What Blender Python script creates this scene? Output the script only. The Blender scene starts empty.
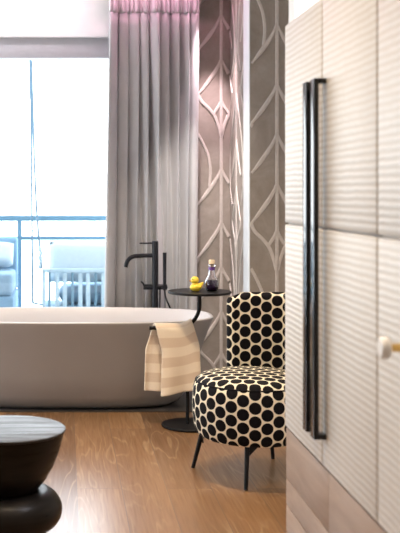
import bpy, bmesh, math, random
from mathutils import Vector, Matrix
random.seed(7)
PI = math.pi
sc = bpy.context.scene
COL = sc.collection

# ------------------------------------------------------------------ materials
def nt_mat(name):
    m = bpy.data.materials.new(name); m.use_nodes = True
    nt = m.node_tree
    return m, nt, nt.nodes['Principled BSDF']
def setp(b, **k):
    names = dict(color='Base Color', rough='Roughness', metal='Metallic', spec='Specular IOR Level', trans='Transmission Weight',
                 ior='IOR', coat='Coat Weight', coatr='Coat Roughness', sheen='Sheen Weight', ecol='Emission Color', estr='Emission Strength', alpha='Alpha')
    for a, v in k.items():
        if a in ('color', 'ecol') and len(v) == 3: v = (*v, 1)
        b.inputs[names[a]].default_value = v
def N(nt, typ, **k):
    n = nt.nodes.new(typ)
    for a, v in k.items():
        if a.startswith('i_'):
            n.inputs[a[2:].replace('_', ' ')].default_value = v
        else: setattr(n, a, v)
    return n
def L(nt, a, b): nt.links.new(a, b)
def ramp(nt, fac, stops, interp='LINEAR'):
    r = nt.nodes.new('ShaderNodeValToRGB'); r.color_ramp.interpolation = interp
    e = r.color_ramp.elements
    while len(e) < len(stops): e.new(0.5)
    for i, (p, c) in enumerate(stops):
        e[i].position = p; e[i].color = (*c, 1) if len(c) == 3 else c
    L(nt, fac, r.inputs[0]); return r.outputs[0]
def math_n(nt, op, a, b=None, clamp=False):
    n = nt.nodes.new('ShaderNodeMath'); n.operation = op; n.use_clamp = clamp
    for i, v in enumerate((a, b)):
        if v is None: continue
        if isinstance(v, (int, float)): n.inputs[i].default_value = v
        else: L(nt, v, n.inputs[i])
    return n.outputs[0]
def mixc(nt, fac, a, b, mode='MIX'):
    n = nt.nodes.new('ShaderNodeMix'); n.data_type = 'RGBA'; n.blend_type = mode
    for i, v in ((0, fac), (6, a), (7, b)):
        if isinstance(v, (int, float)): n.inputs[i].default_value = v
        elif isinstance(v, tuple): n.inputs[i].default_value = (*v, 1) if len(v) == 3 else v
        else: L(nt, v, n.inputs[i])
    return n.outputs[2]
def bump(nt, b, h, strength, dist=0.002):
    n = nt.nodes.new('ShaderNodeBump'); n.inputs['Strength'].default_value = strength; n.inputs['Distance'].default_value = dist
    L(nt, h, n.inputs['Height']); L(nt, n.outputs[0], b.inputs['Normal'])
def mapped(nt, coord='Object', scale=(1,1,1), rot=(0,0,0)):
    t = nt.nodes.new('ShaderNodeTexCoord'); mp = nt.nodes.new('ShaderNodeMapping')
    mp.inputs['Scale'].default_value = scale; mp.inputs['Rotation'].default_value = rot
    L(nt, t.outputs[coord], mp.inputs['Vector']); return mp.outputs[0]
def noise(nt, vec, scale, detail=4, rough=0.5, dist=0.0):
    n = nt.nodes.new('ShaderNodeTexNoise')
    n.inputs['Scale'].default_value = scale; n.inputs['Detail'].default_value = detail
    n.inputs['Roughness'].default_value = rough; n.inputs['Distortion'].default_value = dist
    L(nt, vec, n.inputs['Vector']); return n.outputs['Fac']

def plain(name, color, rough=0.5, var=0.08, scale=30, bmp=0.0, **k):
    m, nt, b = nt_mat(name)
    setp(b, rough=rough, **k)
    v = mapped(nt); n = noise(nt, v, scale)
    dark = tuple(c*(1-var) for c in color); lite = tuple(min(1, c*(1+var)) for c in color)
    L(nt, ramp(nt, n, [(0.3, dark), (0.7, lite)]), b.inputs['Base Color'])
    if bmp: bump(nt, b, n, bmp)
    return m

M = {}
M['white_wall'] = plain('white_plaster', (0.85, 0.84, 0.84), 0.85, 0.02, 12)
M['ceil'] = plain('ceiling_paint', (0.85, 0.85, 0.85), 0.9, 0.02, 10)
M['room_wall'] = plain('greige_plaster', (0.62, 0.59, 0.56), 0.85, 0.04, 8)
M['frame'] = plain('grey_window_metal', (0.50, 0.49, 0.53), 0.5, 0.03, 20)
M['black_metal'] = plain('black_metal', (0.008, 0.008, 0.009), 0.45, 0.1, 40, spec=0.15)
M['tap_metal'] = plain('gunmetal', (0.012, 0.013, 0.018), 0.38, 0.1, 40, spec=0.22)
M['handle_metal'] = plain('handle_black', (0.004, 0.004, 0.005), 0.10, 0.1, 40, spec=0.4)
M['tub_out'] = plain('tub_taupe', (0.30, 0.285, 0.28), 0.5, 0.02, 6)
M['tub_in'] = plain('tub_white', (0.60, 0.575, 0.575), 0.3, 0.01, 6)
M['steel'] = plain('steel', (0.6, 0.6, 0.6), 0.3, 0.05, 30, metal=1.0)
M['brass'] = plain('brass', (0.80, 0.55, 0.20), 0.25, 0.05, 30, metal=1.0)
M['ceramic'] = plain('ceramic', (0.88, 0.88, 0.87), 0.2, 0.01, 30)
M['yellow'] = plain('duck_yellow', (0.85, 0.62, 0.05), 0.35, 0.05, 40)
M['orange'] = plain('duck_orange', (0.75, 0.28, 0.04), 0.4, 0.05, 40)
M['black_gloss'] = plain('eye_black', (0.01, 0.01, 0.01), 0.15, 0.05, 40)
M['cork'] = plain('cork', (0.72, 0.58, 0.40), 0.8, 0.15, 300)
M['purple_band'] = plain('purple_band', (0.10, 0.035, 0.20), 0.5, 0.1, 60)
M['liquid'] = plain('purple_liquid', (0.035, 0.010, 0.055), 0.15, 0.1, 60)
M['rail'] = plain('rail_blue_grey', (0.10, 0.22, 0.31), 0.5, 0.05, 20)
M['balc'] = plain('balcony_paving', (0.60, 0.62, 0.64), 0.8, 0.05, 6)
M['sofa'] = plain('sofa_blue_grey', (0.17, 0.30, 0.42), 0.85, 0.08, 60)
M['sofa_c'] = plain('sofa_cushion', (0.22, 0.34, 0.44), 0.9, 0.06, 60)
M['pillow'] = plain('pillow_pale_blue', (0.50, 0.61, 0.68), 0.9, 0.04, 50)
M['swing'] = plain('swing_paint', (0.13, 0.25, 0.33), 0.6, 0.08, 30)
M['slat_l'] = plain('swing_slat', (0.42, 0.56, 0.64), 0.6, 0.08, 30)
M['rope'] = plain('rope', (0.13, 0.22, 0.30), 0.9, 0.25, 180)
M['leaf_rib'] = plain('wallpaper_rib', (0.50, 0.455, 0.42), 0.55, 0.06, 40)
M['corner'] = plain('pale_corner', (0.78, 0.82, 0.85), 0.4, 0.02, 10)
M['tile'] = plain('grey_tile', (0.055, 0.05, 0.048), 0.5, 0.10, 4)
M['dark_trim'] = plain('dark_trim', (0.03, 0.025, 0.02), 0.5, 0.1, 20)
M['carcass'] = plain('cabinet_carcass', (0.40, 0.36, 0.32), 0.6, 0.05, 20)

def glassmat(name, tint=(1,1,1), gl=0.06):
    m = bpy.data.materials.new(name); m.use_nodes = True; nt = m.node_tree
    for n in list(nt.nodes): nt.nodes.remove(n)
    o = N(nt, 'ShaderNodeOutputMaterial'); mx = N(nt, 'ShaderNodeMixShader'); mx.inputs[0].default_value = gl
    t = N(nt, 'ShaderNodeBsdfTransparent'); t.inputs[0].default_value = (*tint, 1)
    g = N(nt, 'ShaderNodeBsdfGlossy'); g.inputs['Roughness'].default_value = 0.02
    L(nt, t.outputs[0], mx.inputs[1]); L(nt, g.outputs[0], mx.inputs[2]); L(nt, mx.outputs[0], o.inputs[0])
    return m
M['pane'] = glassmat('window_glass', (0.97, 0.985, 0.99), 0.05)
M['balustrade_glass'] = glassmat('balustrade_glass', (0.93, 0.97, 0.99), 0.05)
m, nt, b = nt_mat('bottle_glass'); setp(b, color=(0.97, 0.96, 1.0), rough=0.02, trans=1.0, ior=1.45); M['glass'] = m

def emis(name, col, s):
    m, nt, b = nt_mat(name); setp(b, color=(0.1,0.1,0.1), ecol=col, estr=s); return m
M['led'] = emis('pink_led', (1.0, 0.42, 0.62), 20)
M['header_fill'] = emis('white_header_fill', (1.0, 0.93, 0.95), 22)

def wood_floor():
    m, nt, b = nt_mat('oak_planks')
    v = mapped(nt, rot=(0, 0, PI/2))
    def brick(c1, c2, mo, msize):
        br = N(nt, 'ShaderNodeTexBrick', offset=0.37, offset_frequency=2)
        L(nt, v, br.inputs['Vector'])
        for k, val in (('Scale', 1), ('Mortar Size', msize), ('Mortar Smooth', 0.2), ('Bias', 0), ('Brick Width', 1.7), ('Row Height', 0.19)):
            br.inputs[k].default_value = val
        br.inputs['Color1'].default_value = c1; br.inputs['Color2'].default_value = c2; br.inputs['Mortar'].default_value = mo
        return br
    br = brick((0, 0, 0, 1), (1, 1, 1, 1), (0.5, 0.5, 0.5, 1), 0.0)
    br2 = brick((1, 1, 1, 1), (1, 1, 1, 1), (0, 0, 0, 1), 0.0018)
    vo = mapped(nt, scale=(11, 1.3, 1))
    # shift the grain per plank
    add = N(nt, 'ShaderNodeVectorMath', operation='ADD'); sc_ = N(nt, 'ShaderNodeVectorMath', operation='SCALE'); sc_.inputs['Scale'].default_value = 17
    L(nt, br.outputs['Color'], sc_.inputs[0]); L(nt, vo, add.inputs[0]); L(nt, sc_.outputs[0], add.inputs[1])
    g1 = noise(nt, add.outputs[0], 0.9, 2, 0.4, 0.3)
    rings = math_n(nt, 'FRACT', math_n(nt, 'MULTIPLY', g1, 8.0))
    rings = math_n(nt, 'ABSOLUTE', math_n(nt, 'SUBTRACT', rings, 0.5))
    vf = mapped(nt, scale=(90, 4, 1)); fine = noise(nt, vf, 1, 3)
    tone = ramp(nt, br.outputs['Color'], [(0.0, (0.140, 0.064, 0.020)), (0.5, (0.205, 0.102, 0.037)), (1.0, (0.28, 0.145, 0.058))])
    c = mixc(nt, math_n(nt, 'MULTIPLY', ramp(nt, rings, [(0.0, (1,1,1)), (0.16, (0,0,0))]), math_n(nt, 'MULTIPLY', ramp(nt, noise(nt, mapped(nt, scale=(3, 1.2, 1)), 1.5, 2), [(0.38, (0.2,)*3), (0.60, (1, 1, 1))]), 0.42)), tone, (0.52, 0.37, 0.22))
    c = mixc(nt, math_n(nt, 'MULTIPLY', ramp(nt, fine, [(0.45, (0,0,0)), (0.75, (1,1,1))]), 0.5), c, (0.13, 0.062, 0.024))
    c = mixc(nt, br2.outputs['Color'], (0.12, 0.07, 0.04), c)
    L(nt, c, b.inputs['Base Color'])
    r = ramp(nt, fine, [(0.3, (0.30,)*3), (0.8, (0.42,)*3)]); L(nt, r, b.inputs['Roughness'])
    setp(b, spec=0.5, coat=0.8, coatr=0.27); b.inputs['Coat IOR'].default_value = 1.7
    h = math_n(nt, 'ADD', math_n(nt, 'MULTIPLY', rings, 0.5), br2.outputs['Color'])
    bump(nt, b, h, 0.25, 0.001)
    return m
M['floor'] = wood_floor()

def wallpaper():
    m, nt, b = nt_mat('taupe_wallpaper')
    v = mapped(nt)
    n1 = noise(nt, v, 5, 6, 0.65, 0.6); n2 = noise(nt, v, 45, 5, 0.6)
    c = ramp(nt, n1, [(0.3, (0.235, 0.203, 0.170)), (0.55, (0.31, 0.272, 0.236)), (0.75, (0.375, 0.335, 0.295))])
    c = mixc(nt, math_n(nt, 'MULTIPLY', n2, 0.3), c, (0.14, 0.115, 0.10))
    L(nt, c, b.inputs['Base Color']); setp(b, rough=0.6)
    bump(nt, b, n2, 0.25, 0.002); return m
M['wallpaper'] = wallpaper()

def woven():
    m, nt, b = nt_mat('woven_panel')
    t = N(nt, 'ShaderNodeTexCoord'); sx = N(nt, 'ShaderNodeSeparateXYZ'); L(nt, t.outputs['Object'], sx.inputs[0])
    nz = noise(nt, mapped(nt, scale=(1, 9, 14)), 1.6, 3)
    zz = math_n(nt, 'ADD', sx.outputs['Z'], math_n(nt, 'MULTIPLY', nz, 0.007))
    rib = math_n(nt, 'SINE', math_n(nt, 'MULTIPLY', zz, 2*PI/0.0185))
    rib01 = math_n(nt, 'MULTIPLY_ADD', rib, 0.5); nt.nodes[-1].inputs[2].default_value = 0.5
    cross = math_n(nt, 'SINE', math_n(nt, 'MULTIPLY', sx.outputs['Y'], 2*PI/0.011))
    row = math_n(nt, 'SINE', math_n(nt, 'MULTIPLY', zz, PI/0.0185))
    weave = math_n(nt, 'MULTIPLY', cross, row)
    patch = noise(nt, mapped(nt), 30, 3)
    c = ramp(nt, rib01, [(0.0, (0.49, 0.44, 0.38)), (0.45, (0.565, 0.53, 0.485)), (1.0, (0.60, 0.575, 0.545))])
    c = mixc(nt, math_n(nt, 'MULTIPLY', ramp(nt, patch, [(0.45, (0,0,0)), (0.7, (1,1,1))]), 0.3), c, (0.50, 0.45, 0.39))
    L(nt, c, b.inputs['Base Color']); setp(b, rough=0.5)
    h = math_n(nt, 'ADD', rib01, math_n(nt, 'MULTIPLY', weave, 0.12))
    bump(nt, b, h, 0.24, 0.003); return m
M['woven'] = woven()

def board():
    m, nt, b = nt_mat('base_boards')
    n1 = noise(nt, mapped(nt, scale=(8, 1.2, 9)), 1.5, 5, 0.6, 0.8)
    n2 = noise(nt, mapped(nt, scale=(10, 4, 120)), 1, 3)
    c = ramp(nt, n1, [(0.3, (0.235, 0.155, 0.105)), (0.55, (0.335, 0.230, 0.165)), (0.8, (0.42, 0.305, 0.225))])
    c = mixc(nt, math_n(nt, 'MULTIPLY', n2, 0.3), c, (0.25, 0.17, 0.12))
    L(nt, c, b.inputs['Base Color']); setp(b, rough=0.5); return m
M['board'] = board()

def curtain_mat():
    m, nt, b = nt_mat('grey_curtain_fabric')
    v = mapped(nt); n = noise(nt, mapped(nt, scale=(400, 400, 60)), 1, 2); n2 = noise(nt, v, 6, 2)
    c = ramp(nt, n2, [(0.3, (0.46, 0.46, 0.475)), (0.7, (0.53, 0.52, 0.525))])
    c = mixc(nt, math_n(nt, 'MULTIPLY', n, 0.15), c, (0.33, 0.325, 0.33))
    L(nt, c, b.inputs['Base Color']); setp(b, rough=0.75, sheen=0.2)
    bump(nt, b, n, 0.1, 0.0005)
    tr = N(nt, 'ShaderNodeBsdfTranslucent'); L(nt, c, tr.inputs[0]); mx = N(nt, 'ShaderNodeMixShader'); mx.inputs[0].default_value = 0.05
    out = nt.nodes['Material Output']; L(nt, b.outputs[0], mx.inputs[1]); L(nt, tr.outputs[0], mx.inputs[2]); L(nt, mx.outputs[0], out.inputs[0])
    return m
M['curtain'] = curtain_mat()

def dots():
    m, nt, b = nt_mat('dotted_fabric')
    A = 0.0575; S = A*0.866
    u = N(nt, 'ShaderNodeUVMap'); sx = N(nt, 'ShaderNodeSeparateXYZ'); L(nt, u.outputs[0], sx.inputs[0])
    ds = []
    for o in (0.0, 0.5):
        x = math_n(nt, 'ADD', math_n(nt, 'DIVIDE', sx.outputs[0], 2*S), o); y = math_n(nt, 'ADD', math_n(nt, 'DIVIDE', sx.outputs[1], A), o)
        fx = math_n(nt, 'MULTIPLY', math_n(nt, 'SUBTRACT', math_n(nt, 'FRACT', x), 0.5), 2*S)
        fy = math_n(nt, 'MULTIPLY', math_n(nt, 'SUBTRACT', math_n(nt, 'FRACT', y), 0.5), A)
        ds.append(math_n(nt, 'SQRT', math_n(nt, 'ADD', math_n(nt, 'MULTIPLY', fx, fx), math_n(nt, 'MULTIPLY', fy, fy))))
    d = math_n(nt, 'MINIMUM', ds[0], ds[1])
    f = ramp(nt, math_n(nt, 'MULTIPLY', d, 20), [(0.0256*20-0.012, (0, 0, 0)), (0.0256*20+0.012, (1, 1, 1))])
    fine = noise(nt, mapped(nt), 400, 2)
    cream = mixc(nt, math_n(nt, 'MULTIPLY', fine, 0.4), (0.78, 0.71, 0.56), (0.52, 0.44, 0.31))
    L(nt, mixc(nt, f, (0.004, 0.0035, 0.005), cream), b.inputs['Base Color'])
    setp(b, rough=0.8, spec=0.12); bump(nt, b, f, 0.3, -0.001); return m
M['dots'] = dots()

def towel_mat():
    m, nt, b = nt_mat('striped_towel')
    u = N(nt, 'ShaderNodeUVMap'); sx = N(nt, 'ShaderNodeSeparateXYZ'); L(nt, u.outputs[0], sx.inputs[0])
    s = math_n(nt, 'SINE', math_n(nt, 'MULTIPLY', sx.outputs[1], 2*PI/0.105))
    f = ramp(nt, math_n(nt, 'MULTIPLY_ADD', s, 0.5), [(0.42, (0,0,0)), (0.58, (1,1,1))]); nt.nodes[-2].inputs[2].default_value = 0.5
    n = noise(nt, mapped(nt), 260, 3)
    c = mixc(nt, f, (0.66, 0.53, 0.40), (0.80, 0.70, 0.56))
    c = mixc(nt, math_n(nt, 'MULTIPLY', n, 0.25), c, (0.45, 0.34, 0.24))
    L(nt, c, b.inputs['Base Color']); setp(b, rough=0.95, sheen=0.3); bump(nt, b, n, 0.8, 0.003); return m
M['towel'] = towel_mat()

def ebony(name, streak):
    m, nt, b = nt_mat(name)
    n = noise(nt, mapped(nt, scale=(3, 40, 20) if streak else (6, 6, 40)), 1.2, 5, 0.6, 0.5)
    L(nt, ramp(nt, n, [(0.3, (0.005, 0.0042, 0.0035)), (0.7, (0.015, 0.012, 0.010))]), b.inputs['Base Color'])
    L(nt, ramp(nt, n, [(0.3, (0.25,)*3), (0.7, (0.55,)*3)]), b.inputs['Roughness'])
    setp(b, spec=0.3 if streak else 0.13)
    bump(nt, b, n, 0.6 if streak else 0.12, 0.003); return m
M['ebony'] = ebony('dark_wood', False); M['ebony_top'] = ebony('dark_wood_top', True)

# ------------------------------------------------------------------ mesh builder
class MB:
    def __init__(self): self.bm = bmesh.new(); self.uv = self.bm.loops.layers.uv.new('UVMap'); self.mi = 0; self.flat = set()
    def face(self, vs, uvs=None):
        try: f = self.bm.faces.new(vs)
        except ValueError: return None
        f.material_index = self.mi; f.smooth = True
        if uvs:
            for l, c in zip(f.loops, uvs): l[self.uv].uv = c
        return f
    def box(self, x0, x1, y0, y1, z0, z1, bev=0.0, seg=2):
        t = bmesh.new(); bmesh.ops.create_cube(t, size=1)
        for v in t.verts: v.co = Vector(((x0+x1)/2+v.co.x*(x1-x0), (y0+y1)/2+v.co.y*(y1-y0), (z0+z1)/2+v.co.z*(z1-z0)))
        if bev: bmesh.ops.bevel(t, geom=list(t.edges), offset=bev, segments=seg, affect='EDGES', profile=0.5)
        self.merge(t); return self
    def merge(self, t, mat=None, smooth=False):
        mp = {}
        for v in t.verts: mp[v] = self.bm.verts.new(mat @ v.co if mat else v.co)
        for f in t.faces:
            try: g = self.bm.faces.new([mp[v] for v in f.verts])
            except ValueError: continue
            g.material_index = self.mi; g.smooth = smooth
        t.free()
    def tube(self, pts, r, seg=12, cap=True):
        pts = [Vector(p) for p in pts]; n = len(pts)
        rs = r if isinstance(r, (list, tuple)) else [r]*n
        tans = [(pts[min(i+1, n-1)]-pts[max(i-1, 0)]).normalized() for i in range(n)]
        up = Vector((0, 0, 1)) if abs(tans[0].z) < 0.9 else Vector((1, 0, 0))
        u = tans[0].cross(up).normalized(); rings = []
        for i in range(n):
            if i: u = (u - tans[i]*u.dot(tans[i])).normalized()
            w = tans[i].cross(u)
            rings.append([self.bm.verts.new(pts[i]+(u*math.cos(2*PI*k/seg)+w*math.sin(2*PI*k/seg))*rs[i]) for k in range(seg)])
        for i in range(n-1):
            for k in range(seg): self.face([rings[i][k], rings[i][(k+1) % seg], rings[i+1][(k+1) % seg], rings[i+1][k]])
        if cap: self.face(rings[0][::-1]); self.face(rings[-1])
        return self
    def lathe(self, prof, c=(0, 0, 0), seg=48, axis=None):
        mat = Matrix.Translation(Vector(c))
        if axis is not None: mat = mat @ Vector((0, 0, 1)).rotation_difference(Vector(axis)).to_matrix().to_4x4()
        rings = []
        for (r, z) in prof:
            if r < 1e-6: rings.append([self.bm.verts.new(mat @ Vector((0, 0, z)))])
            else: rings.append([self.bm.verts.new(mat @ Vector((r*math.cos(2*PI*k/seg), r*math.sin(2*PI*k/seg), z))) for k in range(seg)])
        for a, b in zip(rings, rings[1:]):
            for k in range(seg):
                k2 = (k+1) % seg
                q = [a[k % len(a)], a[k2 % len(a)], b[k2 % len(b)], b[k % len(b)]]
                qq = []
                for v in q:
                    if v not in qq: qq.append(v)
                if len(qq) > 2: self.face(qq)
        if len(rings[0]) > 1: self.face(rings[0][::-1])
        if len(rings[-1]) > 1: self.face(rings[-1])
        return self
    def ball(self, c, r, sc3=(1, 1, 1), seg=24, rot=None):
        t = bmesh.new(); bmesh.ops.create_uvsphere(t, u_segments=seg, v_segments=seg//2, radius=r)
        m = Matrix.Translation(Vector(c)) @ (rot.to_4x4() if rot else Matrix()) @ Matrix.Diagonal((*sc3, 1))
        self.merge(t, m, True); return self
    def grid(self, fn, nu, nv, uvf=None, close_u=False):
        P = [[self.bm.verts.new(fn(i/nu, j/nv)) for i in range(nu + (0 if close_u else 1))] for j in range(nv+1)]
        W = len(P[0])
        for j in range(nv):
            for i in range(nu):
                i2 = (i+1) % W if close_u else i+1
                uv = [uvf(a/nu, c/nv) for a, c in ((i, j), (i+1, j), (i+1, j+1), (i, j+1))] if uvf else None
                self.face([P[j][i], P[j][i2], P[j+1][i2], P[j+1][i]], uv)
        return self
    def build(self, name, mat, parent=None, recalc=True, auto=35):
        if recalc: bmesh.ops.recalc_face_normals(self.bm, faces=list(self.bm.faces))
        co = [v.co for v in self.bm.verts]
        if parent is None:
            mn = [min(c[i] for c in co) for i in range(3)]; mx = [max(c[i] for c in co) for i in range(3)]
            org = Vector(((mn[0]+mx[0])/2, (mn[1]+mx[1])/2, mn[2])); base = org
        else:
            base = wloc(parent); org = None
        for v in self.bm.verts: v.co -= base
        me = bpy.data.meshes.new(name); self.bm.to_mesh(me); self.bm.free()
        for mm in (mat if isinstance(mat, (list, tuple)) else [mat]): me.materials.append(mm)
        if auto:
            me.set_sharp_from_angle(angle=math.radians(auto))
        o = bpy.data.objects.new(name, me); COL.objects.link(o)
        if parent is None: o.location = org
        else: o.parent = parent
        return o
def wloc(o):
    v = Vector((0, 0, 0))
    while o: v += o.location; o = o.parent
    return v
def empty(name, loc):
    o = bpy.data.objects.new(name, None); o.empty_display_size = 0.1; o.location = loc; COL.objects.link(o); return o
def tag(o, label, cat, group=None):
    o['label'] = label; o['category'] = cat
    if group: o['group'] = group
    return o
def struct(o, label=None):
    o['kind'] = 'structure'
    if label: o['label'] = label
    return o
def solid(o, t, offset=0):
    md = o.modifiers.new('thick', 'SOLIDIFY'); md.thickness = t; md.offset = offset; return o
def subd(o, n=1):
    md = o.modifiers.new('sub', 'SUBSURF'); md.levels = n; md.render_levels = n; return o
def cr(pts, n=8):
    P = [Vector(p) for p in pts]; P = [P[0]*2-P[1]] + P + [P[-1]*2-P[-2]]; out = []
    for i in range(1, len(P)-2):
        for k in range(n):
            t = k/n; a, b, c, d = P[i-1:i+3]
            out.append(0.5*((2*b)+(c-a)*t+(2*a-5*b+4*c-d)*t*t+(3*b-a-3*c+d)*t**3))
    out.append(P[-2]); return out

# ------------------------------------------------------------------ setting
H = 1.25
CE = 2.62            # ceiling
XL, XR, YB = -3.2, 1.78, -1.7
TILE0 = 5.70
struct(MB().box(XL-0.2, XR+0.2, YB-0.2, TILE0, -0.2, 0).build('floor', M['floor']))
struct(MB().box(XL-0.2, XR+0.2, TILE0+0.02, 6.95, -0.2, 0).build('floor_tile', M['tile']))
struct(MB().box(XL, XR, TILE0, TILE0+0.02, -0.2, 0.004).build('trim_1', M['dark_trim']))
struct(MB().box(XL-0.2, XR+0.2, YB-0.2, 6.95, CE, CE+0.15).build('ceiling', M['ceil']))
# wallpaper walls (recess, pier return, pier front) with raised ribs as one mesh each
def ribs(mb, place, u0, u1, z0, z1, phase_u):
    """ogee leaf lattice of raised ribs, clipped to u0..u1"""
    sp = 0.317; cnt = [0]
    def strip(pts, w):
        pts = [Vector((p[0], p[1])) for p in pts]
        out = []
        n = len(pts)
        for i, p in enumerate(pts):
            t = (pts[min(i+1, n-1)]-pts[max(0, i-1)]).normalized(); nn = Vector((-t.y, t.x))
            ww = w(i/(n-1)) if callable(w) else w
            out.append((p, nn, ww))
        cnt[0] += 1; hh = 0.0045+0.0003*(cnt[0] % 8)
        segs = []; cur = []
        for q in out:
            if u0+0.002 < q[0].x < u1-0.002 and z0 < q[0].y < z1: cur.append(q)
            else:
                if len(cur) > 1: segs.append(cur)
                cur = []
        if len(cur) > 1: segs.append(cur)
        cl = lambda x: min(max(x, u0), u1)
        for s in segs:
            prev = None
            for p, nn, ww in s:
                a, b = p+nn*ww/2, p-nn*ww/2; a2, b2 = p+nn*ww*0.32, p-nn*ww*0.32
                ring = [mb.bm.verts.new(place(cl(q.x), q.y, h)) for q, h in ((a, 0.0), (a2, hh), (b2, hh), (b, 0.0))]
                if prev:
                    for k in range(3): mb.face([prev[k], prev[k+1], ring[k+1], ring[k]])
                prev = ring
    k0 = math.floor((u0-phase_u)/sp)-1; k1 = math.ceil((u1-phase_u)/sp)+1
    T = [i/24 for i in range(25)]
    for k in range(k0, k1+1):
        ut = phase_u + k*sp; P = 1.70
        zoff = 0.786 if k % 2 == 0 else 0.786+P/2
        strip([(ut, z0+(z1-z0)*i/120) for i in range(121)], 0.022)
        for j in range(-2, 3):
            zb = zoff + j*P
            for sg in (-1, 1):
                for zn in (0.51, 0.81, 1.11, 1.47):
                    strip([(ut+sg*(0.006+0.154*t), zb+zn-0.235*t**0.78) for t in T], lambda t: 0.016+0.012*math.sin(PI*min(1, t*1.15)))
                strip([(ut+sg*q.x, zb+q.y) for q in cr([(0.159, 0.29, 0), (0.135, 0.235, 0), (0.085, 0.185, 0), (0.047, 0.135, 0), (0.018, 0.06, 0), (0.004, 0.0, 0)], 8)], 0.022)
                strip([(ut+sg*(0.004+0.05*t), zb+0.23-0.085*t**0.8) for t in T], 0.020)
                strip([(ut+sg*q.x, zb+q.y) for q in cr([(0.168, 0.03, 0), (0.125, -0.05, 0), (0.088, -0.14, 0), (0.073, -0.24, 0), (0.080, -0.345, 0)], 8)], 0.020)
UC = 0.0   # unwrapped coordinate: 0 at the inner corner (wall meets pier return)
PX, PY, WY = 1.114, 6.02, 6.75
ph = (WY-PY) + 0.162                      # trunk on the pier front
mb = MB(); mb.box(0.45, PX, WY, 6.95, 0, CE); mb.mi = 1
ribs(mb, lambda u, z, h: Vector((PX+u, WY-h, z)), 0.45-PX, 0.0, 0.0, CE, ph)
struct(mb.build('wall_back', [M['wallpaper'], M['leaf_rib']]))
mb = MB(); mb.box(PX, XR+0.2, PY, 6.95, 0, CE); mb.mi = 1
ribs(mb, lambda u, z, h: Vector((PX-h, WY-u, z)), 0.0, WY-PY, 0.0, CE, ph)
ribs(mb, lambda u, z, h: Vector((PX+u-(WY-PY), PY-h, z)), WY-PY, WY-PY+XR-PX, 0.0, CE, ph)
struct(mb.build('wall_pier', [M['wallpaper'], M['leaf_rib']]))
struct(MB().box(PX-0.007, PX-0.0005, PY-0.002, PY+0.19, 0, CE, 0.002).build('corner_strip', M['corner']))  # pale bluish strip along the front edge of the pier return
struct(MB().box(XL-0.2, 0.45, WY, 6.95, 2.305, CE).build('wall_header', M['white_wall']))
struct(MB().box(XL-0.2, XL+0.1, WY, 6.95, 0, 2.305).build('wall_corner', M['white_wall']))
# other walls
struct(MB().box(XR, XR+0.2, 3.45, PY, 0, CE).build('wall_right', M['room_wall']))
mb = MB(); mb.box(0.772, XR+0.2, 3.36, 3.45, 0, CE); struct(mb.build('wall_partition', M['white_wall']))
struct(MB().box(1.345, 1.5, YB, 3.36, 0, CE).build('wall_niche', M['room_wall']))
struct(MB().box(XL, 1.5, YB-0.2, YB, 0, CE).build('wall_rear', M['room_wall']))
W2 = (4.1, 6.6, 0.25, 2.45)
mb = MB()
mb.box(XL-0.2, XL, YB-0.2, W2[0], 0, CE); mb.box(XL-0.2, XL, W2[1], WY, 0, CE)
mb.box(XL-0.2, XL, W2[0], W2[1], 0, W2[2]); mb.box(XL-0.2, XL, W2[0], W2[1], W2[3], CE)
struct(mb.build('wall_left', M['room_wall']))
w2 = struct(empty('unseen_side_window', (XL-0.1, (W2[0]+W2[1])/2, W2[2])))  # out of view, added and sized to bring daylight from the left
mb = MB()
for y in (W2[0], (W2[0]+W2[1])/2-0.025, W2[1]-0.05): mb.box(XL-0.13, XL-0.07, y, y+0.05, W2[2], W2[3])
for z in (W2[2], W2[3]-0.05): mb.box(XL-0.13, XL-0.07, W2[0]+0.05, W2[1]-0.05, z, z+0.05)
mb.build('window_frame', M['frame'], w2)
for a, b_ in ((W2[0]+0.05, (W2[0]+W2[1])/2-0.025), ((W2[0]+W2[1])/2+0.025, W2[1]-0.05)):
    MB().box(XL-0.105, XL-0.095, a, b_, W2[2]+0.05, W2[3]-0.05).build('glass_pane', M['pane'], w2)
# main window
X0W, X1W = XL+0.1, 0.45
w1 = struct(empty('window_1', ((X0W+X1W)/2, 6.84, 0)))
mb = MB()
mb.box(X0W, X1W, 6.80, 6.90, 2.168, 2.305, 0.004)
mb.box(X0W, X1W, 6.80, 6.90, 0, 0.06, 0.004)
for x in (X0W, -2.0, -0.93, X1W-0.05): mb.box(x, x+0.05, 6.80, 6.90, 0.06, 2.168, 0.004)
mb.build('window_frame', M['frame'], w1)
for a, b_ in ((X0W+0.05, -2.0), (-1.95, -0.93), (-0.88, X1W-0.05)):
    MB().box(a, b_, 6.845, 6.855, 0.06, 2.168).build('glass_pane', M['pane'], w1)
# balcony
struct(MB().box(-3.6, 2.6, 6.95, 8.95, -0.2, -0.02).build('floor_balcony', M['balc']))
struct(MB().box(-3.6, 2.6, 6.95, 8.75, 2.75, 2.9).build('ceiling_balcony', M['white_wall']))

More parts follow.
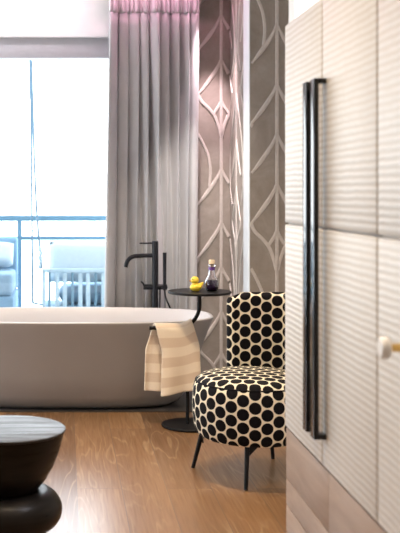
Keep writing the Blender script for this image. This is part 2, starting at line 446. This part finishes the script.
# ------------------------------------------------------------------ balcony things
RY = 8.7
r = tag(empty('railing', (-0.5, RY, -0.02)), 'blue-grey metal balcony railing with glass beyond the window', 'railing')
MB().box(-3.5, 2.5, RY-0.03, RY+0.03, 1.005, 1.055, 0.006).build('top_rail', M['rail'], r)
MB().box(-3.5, 2.5, RY-0.015, RY+0.015, 0.84, 0.875, 0.004).build('lower_rail', M['rail'], r)
for x in (-3.2, -1.8, -0.395, 1.0, 2.4):
    MB().box(x-0.02, x+0.02, RY-0.02, RY+0.02, -0.02, 1.006, 0.003).build('post', M['rail'], r)
for x in (-3.2, -1.8, -0.395, 1.0):
    MB().box(x+0.03, x+1.37, RY-0.005, RY+0.005, 0.06, 0.842).build('glass_panel', M['balustrade_glass'], r)

s = tag(empty('outdoor_sofa', (-1.1, 8.2, -0.02)), 'blue-grey outdoor sofa on the balcony at left edge of the window', 'sofa')
MB().box(-1.9, -0.40, 7.8, 8.55, 0.08, 0.44, 0.02).build('frame', M['sofa'], s)
MB().box(-1.88, -0.40, 8.38, 8.55, 0.44, 0.88, 0.03, 3).build('backrest', M['sofa'], s)
MB().box(-1.88, -0.41, 7.82, 8.375, 0.44, 0.62, 0.035, 3).build('seat_cushion', M['sofa_c'], s)
for x in (-1.85, -0.45):
    for y in (7.85, 8.48): MB().box(x-0.025, x+0.025, y-0.025, y+0.025, -0.02, 0.08).build('foot', M['sofa'], s)
def cushion(name, c, w, h, t, mat, tilt):
    mb = MB(); R = Matrix.Rotation(tilt, 3, 'X')
    def f(sgn):
        def g(u, v):
            x, z = u*2-1, v*2-1
            e = max(0, (1-abs(x)**4)*(1-abs(z)**4))**0.5
            k = 1-0.06*(1-e)
            return R @ Vector((x*w/2*k, sgn*t/2*e, z*h/2*k)) + Vector(c)
        return g
    mb.grid(f(-1), 16, 12); mb.grid(f(1), 16, 12)
    bmesh.ops.remove_doubles(mb.bm, verts=list(mb.bm.verts), dist=1e-5)
    return mb.build(name, mat, auto=0)
tag(cushion('throw_pillow', (-0.585, 8.235, 0.742), 0.34, 0.22, 0.15, M['pillow'], -0.55), 'pale blue throw pillow leaning on the balcony sofa', 'pillow')

SW0, SW1, SY = -0.185, 0.80, 8.0
sw = tag(empty('swing_seat', ((SW0+SW1)/2, SY, 0.3)), 'pale blue hanging swing bench with slatted back seen through the window', 'swing seat')
mb = MB()
mb.box(SW0, SW1, SY-0.02, SY+0.02, 0.615, 0.645, 0.006); mb.box(SW0, SW1, SY-0.02, SY+0.02, 0.30, 0.34, 0.006)
mb.box(SW0, SW0+0.03, SY-0.02, SY+0.02, 0.34, 0.615, 0.004); mb.box(SW1-0.03, SW1, SY-0.02, SY+0.02, 0.34, 0.615, 0.004)
mb.build('back_frame', M['slat_l'], sw)
nS = 15
for i in range(nS):
    x = SW0+0.06+(SW1-SW0-0.12)*i/(nS-1); w = 0.017 if i % 3 else 0.010
    MB().box(x-w, x+w, SY-0.01, SY+0.01, 0.34, 0.616, 0.003).build('slat', M['slat_l'] if i % 3 else M['swing'], sw)
MB().box(SW0+0.01, SW1-0.01, SY+0.022, SY+0.50, 0.30, 0.34, 0.008).build('seat_board', M['swing'], sw)
def rope(pts, r=0.007): MB().tube(cr(pts, 6), r, 8).build('rope', M['rope'], sw)
for sx, sg in ((SW0, 1), (SW1, -1)):
    tx = sx - 0.10*sg
    rope([(tx, SY+0.2, 2.75), (tx+0.005*sg, SY+0.21, 2.2), (tx-0.0*sg+0.012*sg, SY+0.22, 1.2), (tx+0.02*sg, SY+0.24, 0.34)], 0.009)
    rope([(tx, SY+0.2, 2.75), (tx+0.02*sg, SY+0.17, 2.0), (tx+0.05*sg, SY+0.10, 1.2), (sx+0.0*sg, SY, 0.645)], 0.009)
    rope([(tx-0.006, SY+0.2, 2.75), (tx+0.004*sg, SY+0.195, 2.3), (tx+0.009*sg, SY+0.19, 2.02)], 0.015)
    mb = MB()
    for k in range(5):
        mb.ball((sx-0.014*sg+0.006*(k % 2), SY+0.012, 0.66+0.035*k), 0.020, (1, 1, 1.1), 10)
    mb.build('knot', M['slat_l'], sw)
    MB().tube([(tx+0.02*sg, SY+0.24, 0.345), (sx+0.02*sg, SY+0.24, 0.325)], 0.008, 8).build('rope', M['rope'], sw)
tag(cushion('back_cushion', (0.315, SY+0.14, 0.69), 0.94, 0.35, 0.15, M['pillow'], -0.10), 'pale blue back cushion standing on the swing bench', 'cushion')
tag(cushion('seat_pad', (0.33, SY+0.285, 0.425), 0.84, 0.38, 0.17, M['sofa_c'], PI/2), 'blue-grey seat pad lying on the swing bench', 'cushion')

# ------------------------------------------------------------------ curtain
CY = 6.58
cu = tag(empty('curtain', (0.58, CY, 0.02)), 'grey full-height pleated curtain hanging beside the window, pink lit at top', 'curtain')
def fold(u, v):
    uu = u + 0.007*math.sin(2*PI*u*2.3+0.5)
    uu -= 0.10*(1-v)*math.sin(PI*min(1, u*1.05))
    p = 2*PI*8.5*uu
    q = 0.75+0.25*math.sin(13*u+1.3)
    if u > 0.9: q *= 1-0.75*(u-0.9)/0.1
    r_ = math.sqrt(math.sin(p/2+0.35)**2+0.008) + 0.25*math.sin(p*0.5+1.1*math.sin(9*u))
    return 0.050 - 0.110*q*r_
def cur(z0, z1, amp, extra):
    def f(u, v):
        z = z0+(z1-z0)*v; t = z/2.53
        xl = 0.244+(0.290-0.244)*t; xr = 0.855+(0.878-0.855)*t
        a = amp(t)
        y = CY + a*fold(u, t) + (extra*math.sin(2*PI*29*u) if extra else 0)
        x = xl+(xr-xl)*u + 0.014*a*math.cos(2*PI*9*u+1)
        return Vector((x, y, z))
    return f
am = lambda t: 1.0 - 0.45*max(0, (t-0.82)/0.18)
body = MB().grid(cur(0.02, 2.435, am, 0), 260, 30).build('drape', M['curtain'], cu, recalc=False, auto=0); solid(body, 0.004)
hd = MB().grid(cur(2.432, 2.53, am, 0.011), 320, 6).build('header_tape', M['curtain'], cu, recalc=False, auto=0); solid(hd, 0.006)
tr = MB().box(0.2, 1.05, CY-0.02, CY+0.02, 2.545, CE-0.001, 0.004).build('curtain_track', M['white_wall'])
tag(tr, 'white ceiling track carrying the grey curtain', 'curtain track')
wl = MB().box(-3.0, 0.14, 6.40, 6.42, CE-0.022, CE-0.001).build('ceiling_light_strip', M['header_fill'])  # out of view, added to brighten the header over the window
tag(wl, 'unseen white light strip added to brighten the wall above the window', 'light strip')
ld = MB().box(0.15, 1.08, 6.47, 6.485, CE-0.022, CE-0.001).build('ceiling_light_strip', M['led'])
tag(ld, 'pink glowing light strip on the ceiling above the curtain', 'light strip')

# ------------------------------------------------------------------ bathtub
TCX, TCY = 0.03, 5.97
def sup(a, b, z, th, e=2.7):
    c, s_ = math.cos(th), math.sin(th)
    return Vector((TCX+a*math.copysign(abs(c)**(2/e), c), TCY+b*math.copysign(abs(s_)**(2/e), s_), z))
outer = [(0.57, 0.175, 0.004), (0.60, 0.195, 0.006), (0.645, 0.225, 0.03), (0.69, 0.262, 0.085), (0.735, 0.295, 0.20), (0.785, 0.335, 0.35), (0.825, 0.368, 0.46), (0.846, 0.386, 0.512), (0.848, 0.388, 0.52)]
inner = [(0.845, 0.386, 0.525), (0.833, 0.374, 0.525), (0.828, 0.369, 0.518), (0.79, 0.335, 0.42), (0.73, 0.29, 0.25), (0.66, 0.25, 0.13), (0.50, 0.18, 0.09), (0.25, 0.09, 0.082)]
mb = MB(); seg = 96; rings = []
for (a, b_, z) in outer+inner: rings.append([mb.bm.verts.new(sup(a, b_, z, 2*PI*k/seg)) for k in range(seg)])
for i in range(len(rings)-1):
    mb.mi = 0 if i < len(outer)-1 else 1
    for k in range(seg): mb.face([rings[i][k], rings[i][(k+1) % seg], rings[i+1][(k+1) % seg], rings[i+1][k]])
mb.mi = 1; mb.face(rings[-1]); mb.mi = 0; mb.face(rings[0][::-1])
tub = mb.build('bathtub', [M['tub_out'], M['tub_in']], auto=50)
tag(tub, 'large oval freestanding bathtub, taupe outside and white inside, in front of window', 'bathtub')
MB().lathe([(0.0, 0.0825), (0.03, 0.0825), (0.032, 0.086), (0.028, 0.089), (0, 0.090)], (TCX, TCY, 0), 24).build('drain', M['steel'], tub)

# ------------------------------------------------------------------ bath tap
FX, FY = 0.578, 6.41
tp = tag(empty('bath_tap', (FX, FY, 0)), 'tall black floor-standing bath tap with hand shower behind the bathtub', 'bath tap')
MB().lathe([(0.045, 0.001), (0.045, 0.012), (0.02, 0.014)], (FX, FY, 0), 32).build('floor_flange', M['tap_metal'], tp)
MB().lathe([(0.0205, 0.012), (0.0205, 0.938), (0.019, 0.942), (0, 0.942)], (FX, FY, 0), 28).build('column', M['tap_metal'], tp)
MB().tube(cr([(FX-0.01, FY, 0.85), (FX-0.09, FY-0.005, 0.848), (FX-0.145, FY-0.008, 0.842), (FX-0.178, FY-0.011, 0.815), (FX-0.19, FY-0.012, 0.775)], 8), 0.0135, 16).build('spout', M['tap_metal'], tp)
MB().tube([(FX-0.005, FY, 0.928), (FX-0.10, FY-0.005, 0.928)], [0.006, 0.0045], 12).build('lever', M['tap_metal'], tp)
MB().tube([(FX-0.075, FY, 0.648), (FX+0.075, FY, 0.648)], 0.017, 20).build('valve_body', M['tap_metal'], tp)
MB().tube([(FX-0.068, FY-0.01, 0.65), (FX-0.078, FY-0.016, 0.672), (FX-0.092, FY-0.02, 0.685)], [0.006, 0.006, 0.005], 10).build('diverter_lever', M['tap_metal'], tp)
MB().tube([(FX+0.058, FY-0.028, 0.63), (FX+0.058, FY-0.028, 0.87)], [0.0105, 0.0125], 16).build('hand_shower', M['tap_metal'], tp)
MB().tube([(FX+0.058, FY, 0.648), (FX+0.058, FY-0.04, 0.648)], 0.018, 16).build('shower_holder', M['tap_metal'], tp)
MB().tube(cr([(FX+0.058, FY-0.028, 0.635), (FX+0.066, FY-0.028, 0.58), (FX+0.098, FY-0.02, 0.50), (FX+0.13, FY-0.01, 0.36), (FX+0.11, FY, 0.16), (FX+0.05, FY, 0.10), (FX+0.012, FY, 0.25), (FX+0.026, FY-0.02, 0.50), (FX+0.030, FY-0.012, 0.635)], 8), 0.0055, 10).build('shower_hose', M['tap_metal'], tp)

# ------------------------------------------------------------------ side table with towel bar
TY = 5.36; TX = 0.721; TZ = 0.725
st = tag(empty('side_table', (0.672, TY, 0)), 'black metal side table with round top and towel bar beside the bathtub', 'side table')
MB().lathe([(0, 0.001), (0.152, 0.001), (0.154, 0.004), (0.154, 0.010), (0.150, 0.013), (0.012, 0.014)], (0.672, TY, 0), 64).build('base_plate', M['black_metal'], st)
MB().tube([(0.657, TY, 0.012), (0.657, TY, 0.526)], 0.0098, 16).build('post', M['black_metal'], st)
bar = [(0.452, TY, 0.526), (0.53, TY, 0.526), (0.60, TY, 0.526)] + [(0.60+0.121*math.sin(a), TY, 0.526+0.121*(1-math.cos(a))) for a in [PI/2*i/10 for i in range(1, 11)]] + [(0.721, TY, 0.70), (0.721, TY, 0.7135)]
MB().tube(bar, 0.0105, 16).build('towel_bar', M['black_metal'], st)
MB().lathe([(0, 0.712), (0.165, 0.712), (0.169, 0.715), (0.169, TZ-0.002), (0.167, TZ), (0, TZ)], (TX, TY, 0), 72).build('table_top', M['black_metal'], st)

def towel():
    mb = MB(); nu, nv = 28, 60
    wid = 0.195
    def barz(x):
        if x < 0.60: return 0.526
        d = min(x-0.60, 0.118); return 0.526+0.121-math.sqrt(0.121**2-d*d)
    def f(u, v):
        # v 0 back hem -> 1 front hem
        R = 0.021
        xx = 0.435 + 0.085*min(1, max(0, (v-0.30)/0.4)) + u*wid*(1.0 if v > .5 else 1.04)
        zb = min(barz(xx), 0.560)+0.002
        hemB = 0.182; hemF = 0.165+0.04*u
        if v < 0.46:
            t = v/0.46; z = hemB+(zb-hemB)*t; y = TY+R+0.010*(1-t)+0.012*(1-t)*math.sin(u*9+1)
            x = xx - 0.004*(1-t)*2
        elif v > 0.54:
            t = (v-0.54)/0.46; z = zb+(hemF-zb)*t; y = TY-R-0.012*t-0.014*(0.3+0.7*t)*math.sin(u*8.0+0.4)*t - 0.006*math.sin(u*PI)
            x = xx + 0.010*t*(u-0.5)*2
        else:
            a = (v-0.46)/0.08*PI; z = zb+R*math.sin(a)*0.95; y = TY+R*math.cos(a); x = xx
        return Vector((x, y, z))
    mb.grid(f, nu, nv, lambda u, v: (u*wid, v*0.78))
    o = mb.build('towel', M['towel'], recalc=False, auto=0); solid(o, 0.013); subd(o, 1)
    return o
tag(towel(), 'beige striped towel draped over the bar of the side table', 'towel')

# rubber duck
dz = TZ; DX, DY = 0.704, 5.345
mb = MB()
def duckbody(u, v):
    th = 2*PI*u; ph_ = PI*(v-0.5)
    x = 0.037*math.cos(ph_)*math.cos(th); y = 0.027*math.cos(ph_)*math.sin(th); z = 0.022*math.sin(ph_)
    k = max(0, x/0.037)
    z += 0.024*k**2.0; y *= 1-0.40*k**2
    z = max(z, -0.020)
    return Vector((DX+x, DY+y, dz+0.020+z))
mb.grid(duckbody, 32, 20, close_u=True)
mb.ball((DX-0.010, DY, dz+0.0585), 0.0215, (1.04, 0.96, 0.98), 24)
mb.lathe([(0.019, 0.030), (0.0155, 0.040), (0.016, 0.050)], (DX-0.010, DY, dz), 24)
bmesh.ops.remove_doubles(mb.bm, verts=list(mb.bm.verts), dist=1e-5)
dk = mb.build('rubber_duck', M['yellow'], auto=0)
tag(dk, 'yellow rubber duck on the round black side table beside the bottle', 'rubber duck')
mb = MB(); mb.ball((DX-0.033, DY, dz+0.056), 0.008, (1.15, 0.9, 0.32), 16); mb.ball((DX-0.031, DY, dz+0.0525), 0.007, (1.05, 0.85, 0.3), 16)
mb.build('beak', M['orange'], dk, auto=0)
for sg in (-1, 1): MB().ball((DX-0.0235, DY+sg*0.0145, dz+0.065), 0.0032, (1, 1, 1.2), 12).build('eye', M['black_gloss'], dk)
for sg in (-1, 1): MB().ball((DX+0.006, DY+sg*0.024, dz+0.026), 0.014, (1.2, 0.35, 0.75), 16).build('wing', M['yellow'], dk)

# bottle
BX, BY = 0.785, 5.35
bo = tag(empty('bottle', (BX, BY, TZ)), 'round clear glass bottle of purple bath oil with cork stopper on side table', 'bottle')
op = [(0.0, 0.001), (0.024, 0.001), (0.031, 0.006), (0.037, 0.022), (0.0385, 0.038), (0.0365, 0.054), (0.030, 0.068), (0.0225, 0.079), (0.0185, 0.091), (0.0165, 0.112), (0.0155, 0.132), (0.019, 0.136), (0.019, 0.143), (0.0105, 0.144)]
ip = [(0.0105, 0.133), (0.0130, 0.128), (0.0140, 0.110), (0.0158, 0.091), (0.0200, 0.078), (0.0275, 0.066), (0.0338, 0.053), (0.0358, 0.038), (0.0345, 0.022), (0.029, 0.009), (0.023, 0.005), (0, 0.005)]
MB().lathe(op+ip, (BX, BY, TZ), 40).build('glass_body', M['glass'], bo, auto=0)
MB().lathe([(0, 0.0055), (0.0225, 0.0055), (0.0285, 0.0095), (0.034, 0.022), (0.0353, 0.038), (0.0333, 0.053), (0.0305, 0.060), (0, 0.060)], (BX, BY, TZ), 40).build('bath_oil', M['liquid'], bo, auto=30)
MB().lathe([(0.0172, 0.112), (0.0180, 0.113), (0.0172, 0.129), (0.0162, 0.130)], (BX, BY, TZ), 32).build('neck_band', M['purple_band'], bo)
MB().lathe([(0, 0.134), (0.0100, 0.134), (0.0104, 0.1445), (0.0155, 0.1455), (0.0165, 0.163), (0.014, 0.168), (0, 0.169)], (BX, BY, TZ), 24).build('cork', M['cork'], bo)

# ------------------------------------------------------------------ dotted chair
CC = Vector((0.838, 4.46)); PHI = math.radians(45)
bdir = Vector((math.sin(PHI), math.cos(PHI))); pl = Vector((-math.cos(PHI), math.sin(PHI)))
ch = tag(empty('slipper_chair', (CC.x, CC.y, 0)), 'round slipper chair in cream fabric with big black dots on thin black legs', 'chair')
mb = MB(); SG = 72
prof = [(0.20, 0.172), (0.236, 0.174), (0.250, 0.185), (0.262, 0.22), (0.268, 0.27), (0.270, 0.33), (0.266, 0.38), (0.258, 0.408), (0.252, 0.414)]
top = [(0.252, 0.414), (0.246, 0.424), (0.228, 0.436), (0.19, 0.446), (0.13, 0.453), (0.06, 0.457)]
def ringv(r, z): return [mb.bm.verts.new((CC.x+r*math.cos(2*PI*k/SG), CC.y+r*math.sin(2*PI*k/SG), z)) for k in range(SG)]
R1 = [ringv(*p) for p in prof]
for i in range(len(prof)-1):
    for k in range(SG):
        u0, u1 = 2*PI*k/SG*0.2619, 2*PI*(k+1)/SG*0.2619; v0, v1 = prof[i][1], prof[i+1][1]
        if i == 0: v0 = 0.14
        mb.face([R1[i][k], R1[i][(k+1) % SG], R1[i+1][(k+1) % SG], R1[i+1][k]], [(u0, v0), (u1, v0), (u1, v1), (u0, v1)])
mb.face(R1[0][::-1])
R2 = [R1[-1]]+[ringv(*p) for p in top[1:]]
def pv(v):
    d = Vector((v.co.x-CC.x, v.co.y-CC.y)); return (d.dot(pl)*1.03, d.dot(bdir)*1.03)
for i in range(len(R2)-1):
    for k in range(SG):
        q = [R2[i][k], R2[i][(k+1) % SG], R2[i+1][(k+1) % SG], R2[i+1][k]]
        mb.face(q, [pv(v) for v in q])
mb.face(R2[-1], [pv(v) for v in R2[-1]])
seat = mb.build('seat', M['dots'], ch, auto=0)
MB().tube([(CC.x+0.2535*math.cos(2*PI*k/64), CC.y+0.2535*math.sin(2*PI*k/64), 0.4145) for k in range(65)], 0.0035, 8, False).build('piping', M['dots'], seat, auto=0)
# back: a thick upholstered slab, flat in the middle and curving forward at both ends
mb = MB()
HW, TB = 0.205, 0.075
_c = 0.238; _e = 0.048; _r = 0.085          # two nearly flat wings meeting in a rounded corner behind the seat
PL = [Vector((-_e, _c))]
for k in range(13):
    a = PI/2*(1-k/12); PL.append(Vector((_c-_r+_r*math.cos(a), _c-_r+_r*math.sin(a))))
PL.append(Vector((_c, -_e)))
_d = [0]
for p, q in zip(PL, PL[1:]): _d.append(_d[-1]+(q-p).length)
LT = _d[-1]
def ppos(x):
    x = min(max(x, 0), LT)
    for i in range(len(PL)-1):
        if x <= _d[i+1]+1e-9: return PL[i].lerp(PL[i+1], (x-_d[i])/(_d[i+1]-_d[i]))
    return PL[-1]
def path(s):      # s = 1 at the left end .. -1 at the right end: centre point, normal towards the seat, tangent
    x = (1-s)/2*LT; p = ppos(x); t = (ppos(x+0.012)-ppos(x-0.012)).normalized()
    n = Vector((t.y, -t.x))
    if n.dot(-p) < 0: n = -n
    return CC + p, n, t
ns, nz_ = 60, 22; z0b, z1b = 0.40, 0.785
# closed section loop in (s, offset): front from s=1..-1, back from -1..1, rounded ends
loop = []
for i in range(ns+1): loop.append((1-2*i/ns, TB/2, 0))
for k in range(1, 8): a = PI*k/8; loop.append((-1, TB/2*math.cos(a), math.sin(a)*0.03))
for i in range(ns+1): loop.append((-1+2*i/ns, -TB/2, 0))
for k in range(1, 8): a = PI*k/8; loop.append((1, -TB/2*math.cos(a), math.sin(a)*0.03))
rows = [(z0b+(z1b-0.03-z0b)*j/nz_, 1.0) for j in range(nz_+1)] + [(z1b-0.03+0.03*math.sin(PI/2*k/6), 1-(1-math.cos(PI/2*k/6))*1.0) for k in range(1, 7)]
def bpt(s, o, e, z, sc_):
    ss = s*(1-0.05*(1-sc_)) if abs(s) < 1 else s*(1-0.05*(1-sc_))
    # round the upper corners a little
    p, n, t = path(ss)
    p2 = p + n*(o*max(0.05, sc_)) - t*(math.copysign(e, s) if e else 0)
    zz = z - 0.022*max(0, (abs(s)-0.82)/0.18)**2.2*max(0, (z-(z1b-0.16))/0.16)
    return Vector((p2.x, p2.y, zz))
arcl = [0]
for i in range(1, len(loop)+1):
    a, b_ = loop[i-1], loop[i % len(loop)]
    arcl.append(arcl[-1]+(bpt(*a, 0.6, 1)-bpt(*b_, 0.6, 1)).length)
RR = [[mb.bm.verts.new(bpt(s_, o_, e_, z, k_)) for (s_, o_, e_) in loop] for z, k_ in rows]
nl = len(loop)
vz = [z0b]
for j in range(1, len(rows)): vz.append(vz[-1] + math.hypot(rows[j][0]-rows[j-1][0], TB/2*(rows[j][1]-rows[j-1][1])))
for j in range(len(rows)-1):
    for i in range(nl):
        i2 = (i+1) % nl
        mb.face([RR[j][i], RR[j][i2], RR[j+1][i2], RR[j+1][i]], [(arcl[i], vz[j]), (arcl[i+1], vz[j]), (arcl[i+1], vz[j+1]), (arcl[i], vz[j+1])])
mb.face(RR[0]); mb.face(RR[-1])
mb.build('backrest', M['dots'], ch, auto=0)
for (x, y) in ((0.582, 4.55), (0.762, 4.21), (0.979, 4.706), (1.062, 4.36)):
    d = (CC-Vector((x, y))).normalized()
    tx, ty = x+d.x*0.045, y+d.y*0.045
    lg = MB().tube([(x, y, 0.0), (tx, ty, 0.176)], [0.0085, 0.011], 14).build('leg', M['black_metal'], ch)
    mb = MB(); t = Vector((-d.y, d.x)); c0 = Vector((tx, ty))
    for sg in (1,):
        q = [(c0+t*0.006*1, 0.178), (c0-t*0.05, 0.178), (c0+t*0.006, 0.115)]
        n2 = d*0.003
        va = [mb.bm.verts.new((p.x+n2.x, p.y+n2.y, z)) for p, z in q]; vb = [mb.bm.verts.new((p.x-n2.x, p.y-n2.y, z)) for p, z in q]
        mb.face(va); mb.face(vb[::-1])
        for k in range(3): mb.face([va[k], va[(k+1) % 3], vb[(k+1) % 3], vb[k]])
    mb.build('bracket', M['black_metal'], lg)

# ------------------------------------------------------------------ dark turned stool
SX, SYY = -0.194, 3.40
so = tag(empty('turned_stool', (SX, SYY, 0)), 'dark turned wooden stool with bowl-shaped top over a round ring, at lower left', 'stool')
MB().lathe([(0, 0.441), (0.190, 0.441), (0.1955, 0.444), (0.197, 0.448), (0.1955, 0.451), (0.188, 0.4525), (0, 0.451)], (SX, SYY, 0), 80).build('seat_top', M['ebony_top'], so)
MB().lathe([(0.0, 0.236), (0.092, 0.237), (0.105, 0.250), (0.130, 0.282), (0.155, 0.326), (0.175, 0.378), (0.188, 0.425), (0.192, 0.442), (0, 0.442)], (SX, SYY, 0), 80).build('bowl', M['ebony'], so)
MB().lathe([(0, 0.112)]+[(0.118+0.067*math.cos(a), 0.178+0.066*math.sin(a)) for a in [-PI/2+PI*i/20 for i in range(21)]]+[(0, 0.244)], (SX, SYY, 0), 80).build('ring', M['ebony'], so)
MB().lathe([(0, 0.0), (0.165, 0.0), (0.172, 0.008), (0.168, 0.03), (0.145, 0.07), (0.118, 0.10), (0.112, 0.113), (0, 0.113)], (SX, SYY, 0), 80).build('foot', M['ebony'], so)

# ------------------------------------------------------------------ cabinet
F = 0.733; CY0, CY1 = 1.38, 3.337
DB, DT, SM = 0.4745, 1.808, 1.149
ca = tag(empty('cabinet', (1.04, (CY0+CY1)/2, 0)), 'tall cream cabinet with ribbed woven doors over a wooden base, at right', 'cabinet')
MB().box(F+0.028, 1.34, CY0, CY1-0.004, 0.47, DT-0.004, 0.003).build('carcass', M['carcass'], ca)
doors = [(2.855, 3.335), (2.352, 2.850), (1.86, 2.347)]
for i, (a, b_) in enumerate(doors):
    d = MB().box(F+0.012, F+0.027, a, b_, DB, DT, 0.002).build('door', M['carcass'], ca)
    for nm, zz0, zz1 in (('lower_panel', DB, SM-0.003), ('upper_panel', SM+0.003, DT)):
        MB().box(F, F+0.0125, a+0.0015, b_-0.0015, zz0, zz1, 0.005, 3).build(nm, M['woven'], d)
    if i < 2:
        y0 = 2.892 if i == 0 else 2.802
        mb = MB(); mb.box(0.697, 0.711, y0, y0+0.04, 0.558, 1.572, 0.0015)
        for z in (0.558, 1.572-0.014): mb.box(0.7105, F+0.001, y0, y0+0.04, z, z+0.014, 0.001)
        hdl = mb.build('handle', M['handle_metal'], d); hdl['label'] = 'long black bar handle'
    else:
        kn = MB().lathe([(0.012, 0), (0.009, 0.006), (0.009, 0.042), (0.012, 0.048), (0, 0.048)], (F, 2.12, 0.922), 20, (-1, 0, 0)).build('knob_stem', M['brass'], d)
        kn['label'] = 'brass knob stem'
        MB().lathe([(0, 0.046), (0.020, 0.046), (0.024, 0.050), (0.024, 0.060), (0.020, 0.066), (0, 0.067)], (F, 2.12, 0.922), 28, (-1, 0, 0)).build('knob', M['ceramic'], d)
MB().box(F+0.022, 1.34, CY0, CY1-0.012, 0.0, 0.465, 0.002).build('base', M['carcass'], ca)
for a, b_ in ((2.80, CY1-0.004), (2.30, 2.797), (1.80, 2.297), (CY0, 1.797)):
    MB().box(F+0.004, F+0.0225, a, b_, 0.303, 0.468, 0.002).build('drawer_front', M['board'], ca)
for z0, z1 in ((0.215, 0.300), (0.125, 0.212), (0.02, 0.122)):
    MB().box(F+0.004, F+0.0225, CY0, CY1-0.004, z0, z1, 0.002).build('plank', M['board'], ca)

# ------------------------------------------------------------------ light
w = bpy.data.worlds.new('sky'); sc.world = w; w.use_nodes = True
nt = w.node_tree; bg = nt.nodes['Background']
tc = N(nt, 'ShaderNodeTexCoord'); sx = N(nt, 'ShaderNodeSeparateXYZ'); L(nt, tc.outputs['Generated'], sx.inputs[0])
c = ramp(nt, math_n(nt, 'MULTIPLY_ADD', sx.outputs[2], 0.5), [(0.0, (0.80, 0.86, 0.92)), (0.46, (0.93, 0.97, 1.0)), (0.55, (0.96, 0.98, 1.0)), (1.0, (0.70, 0.84, 1.0))])
nt.nodes[-2].inputs[2].default_value = 0.5
L(nt, c, bg.inputs[0]); bg.inputs[1].default_value = 7.0

def area(name, loc, size, power, col, target=None, sy=None, spread=None):
    l = bpy.data.lights.new(name, 'AREA'); l.energy = power; l.color = col
    l.shape = 'DISK' if sy is None else 'RECTANGLE'; l.size = size
    if sy: l.size_y = sy
    if spread: l.spread = math.radians(spread)
    o = bpy.data.objects.new(name, l); COL.objects.link(o); o.location = loc
    if target: o.rotation_euler = (Vector(target)-Vector(loc)).to_track_quat('-Z', 'Y').to_euler()
    return o
def portal(name, loc, rot, sx_, sy_):
    o = area(name, loc, sx_, 1, (1, 1, 1), None, sy_); o.rotation_euler = rot; o.data.cycles.is_portal = True; return o
portal('window_portal', ((X0W+X1W)/2, 6.93, 1.15), (-PI/2, 0, 0), X1W-X0W, 2.2)
portal('window_portal', (XL-0.15, (W2[0]+W2[1])/2, (W2[2]+W2[3])/2), (PI/2, 0, -PI/2), W2[1]-W2[0], W2[3]-W2[2])
warm = (1.0, 0.78, 0.54)
for (x, y, p) in ((-1.6, 4.9, 6), (0.0, 4.8, 13), (0.50, 4.35, 20), (-1.6, 2.6, 6), (-0.1, 2.6, 17), (-1.6, 0.3, 5), (0.2, 0.6, 8)):  # unseen ceiling lamps added for brightness; the chair one follows its shadow
    area('unseen_downlight', (x, y, CE-0.01), 0.10, p, warm, (x, y, 0), None, 120)
area('cabinet_fill_light', (1.06, 2.7, CE-0.01), 0.10, 24, (0.97, 0.93, 1.0), (1.06, 2.7, 0), None, 150)  # unseen lamp added to brighten the partition above the cabinet
def spot(name, loc, tgt, power, col, ang, blend=0.6, r=0.03):
    l = bpy.data.lights.new(name, 'SPOT'); l.energy = power; l.color = col; l.spot_size = math.radians(ang); l.spot_blend = blend; l.shadow_soft_size = r
    o = bpy.data.objects.new(name, l); COL.objects.link(o); o.location = loc
    o.rotation_euler = (Vector(tgt)-Vector(loc)).to_track_quat('-Z', 'Y').to_euler(); return o
spot('cove_spot', (0.94, 6.46, 2.58), (1.02, 6.75, 0.9), 150, (1.0, 0.76, 0.82), 40)
spot('wall_fill_spot', (0.60, 5.45, CE-0.02), (1.03, 6.75, 0.85), 190, (1.0, 0.92, 0.84), 34, 0.9, 0.05)  # unseen spot added to lift the left wallpaper, duck and bottle

# ------------------------------------------------------------------ camera
cam = bpy.data.cameras.new('camera'); co = bpy.data.objects.new('camera', cam); COL.objects.link(co)
co.location = (0, 0, H); co.rotation_euler = (PI/2, 0, 0)
cam.sensor_fit = 'HORIZONTAL'; cam.sensor_width = 36; cam.lens = 90
cam.shift_x = (200-65)/400; cam.shift_y = -(266.5-193)/400
cam.clip_start = 0.05
cam.dof.use_dof = True; cam.dof.focus_distance = 4.9; cam.dof.aperture_fstop = 5.6
sc.camera = co
vs = sc.view_settings
vs.view_transform = 'Standard'; vs.look = 'None'; vs.exposure = 0.0; vs.gamma = 1.0; vs.use_curve_mapping = False
sc.cycles.use_denoising = True
sc.cycles.max_bounces = 10; sc.cycles.diffuse_bounces = 5; sc.cycles.glossy_bounces = 4; sc.cycles.transmission_bounces = 8; sc.cycles.transparent_max_bounces = 12
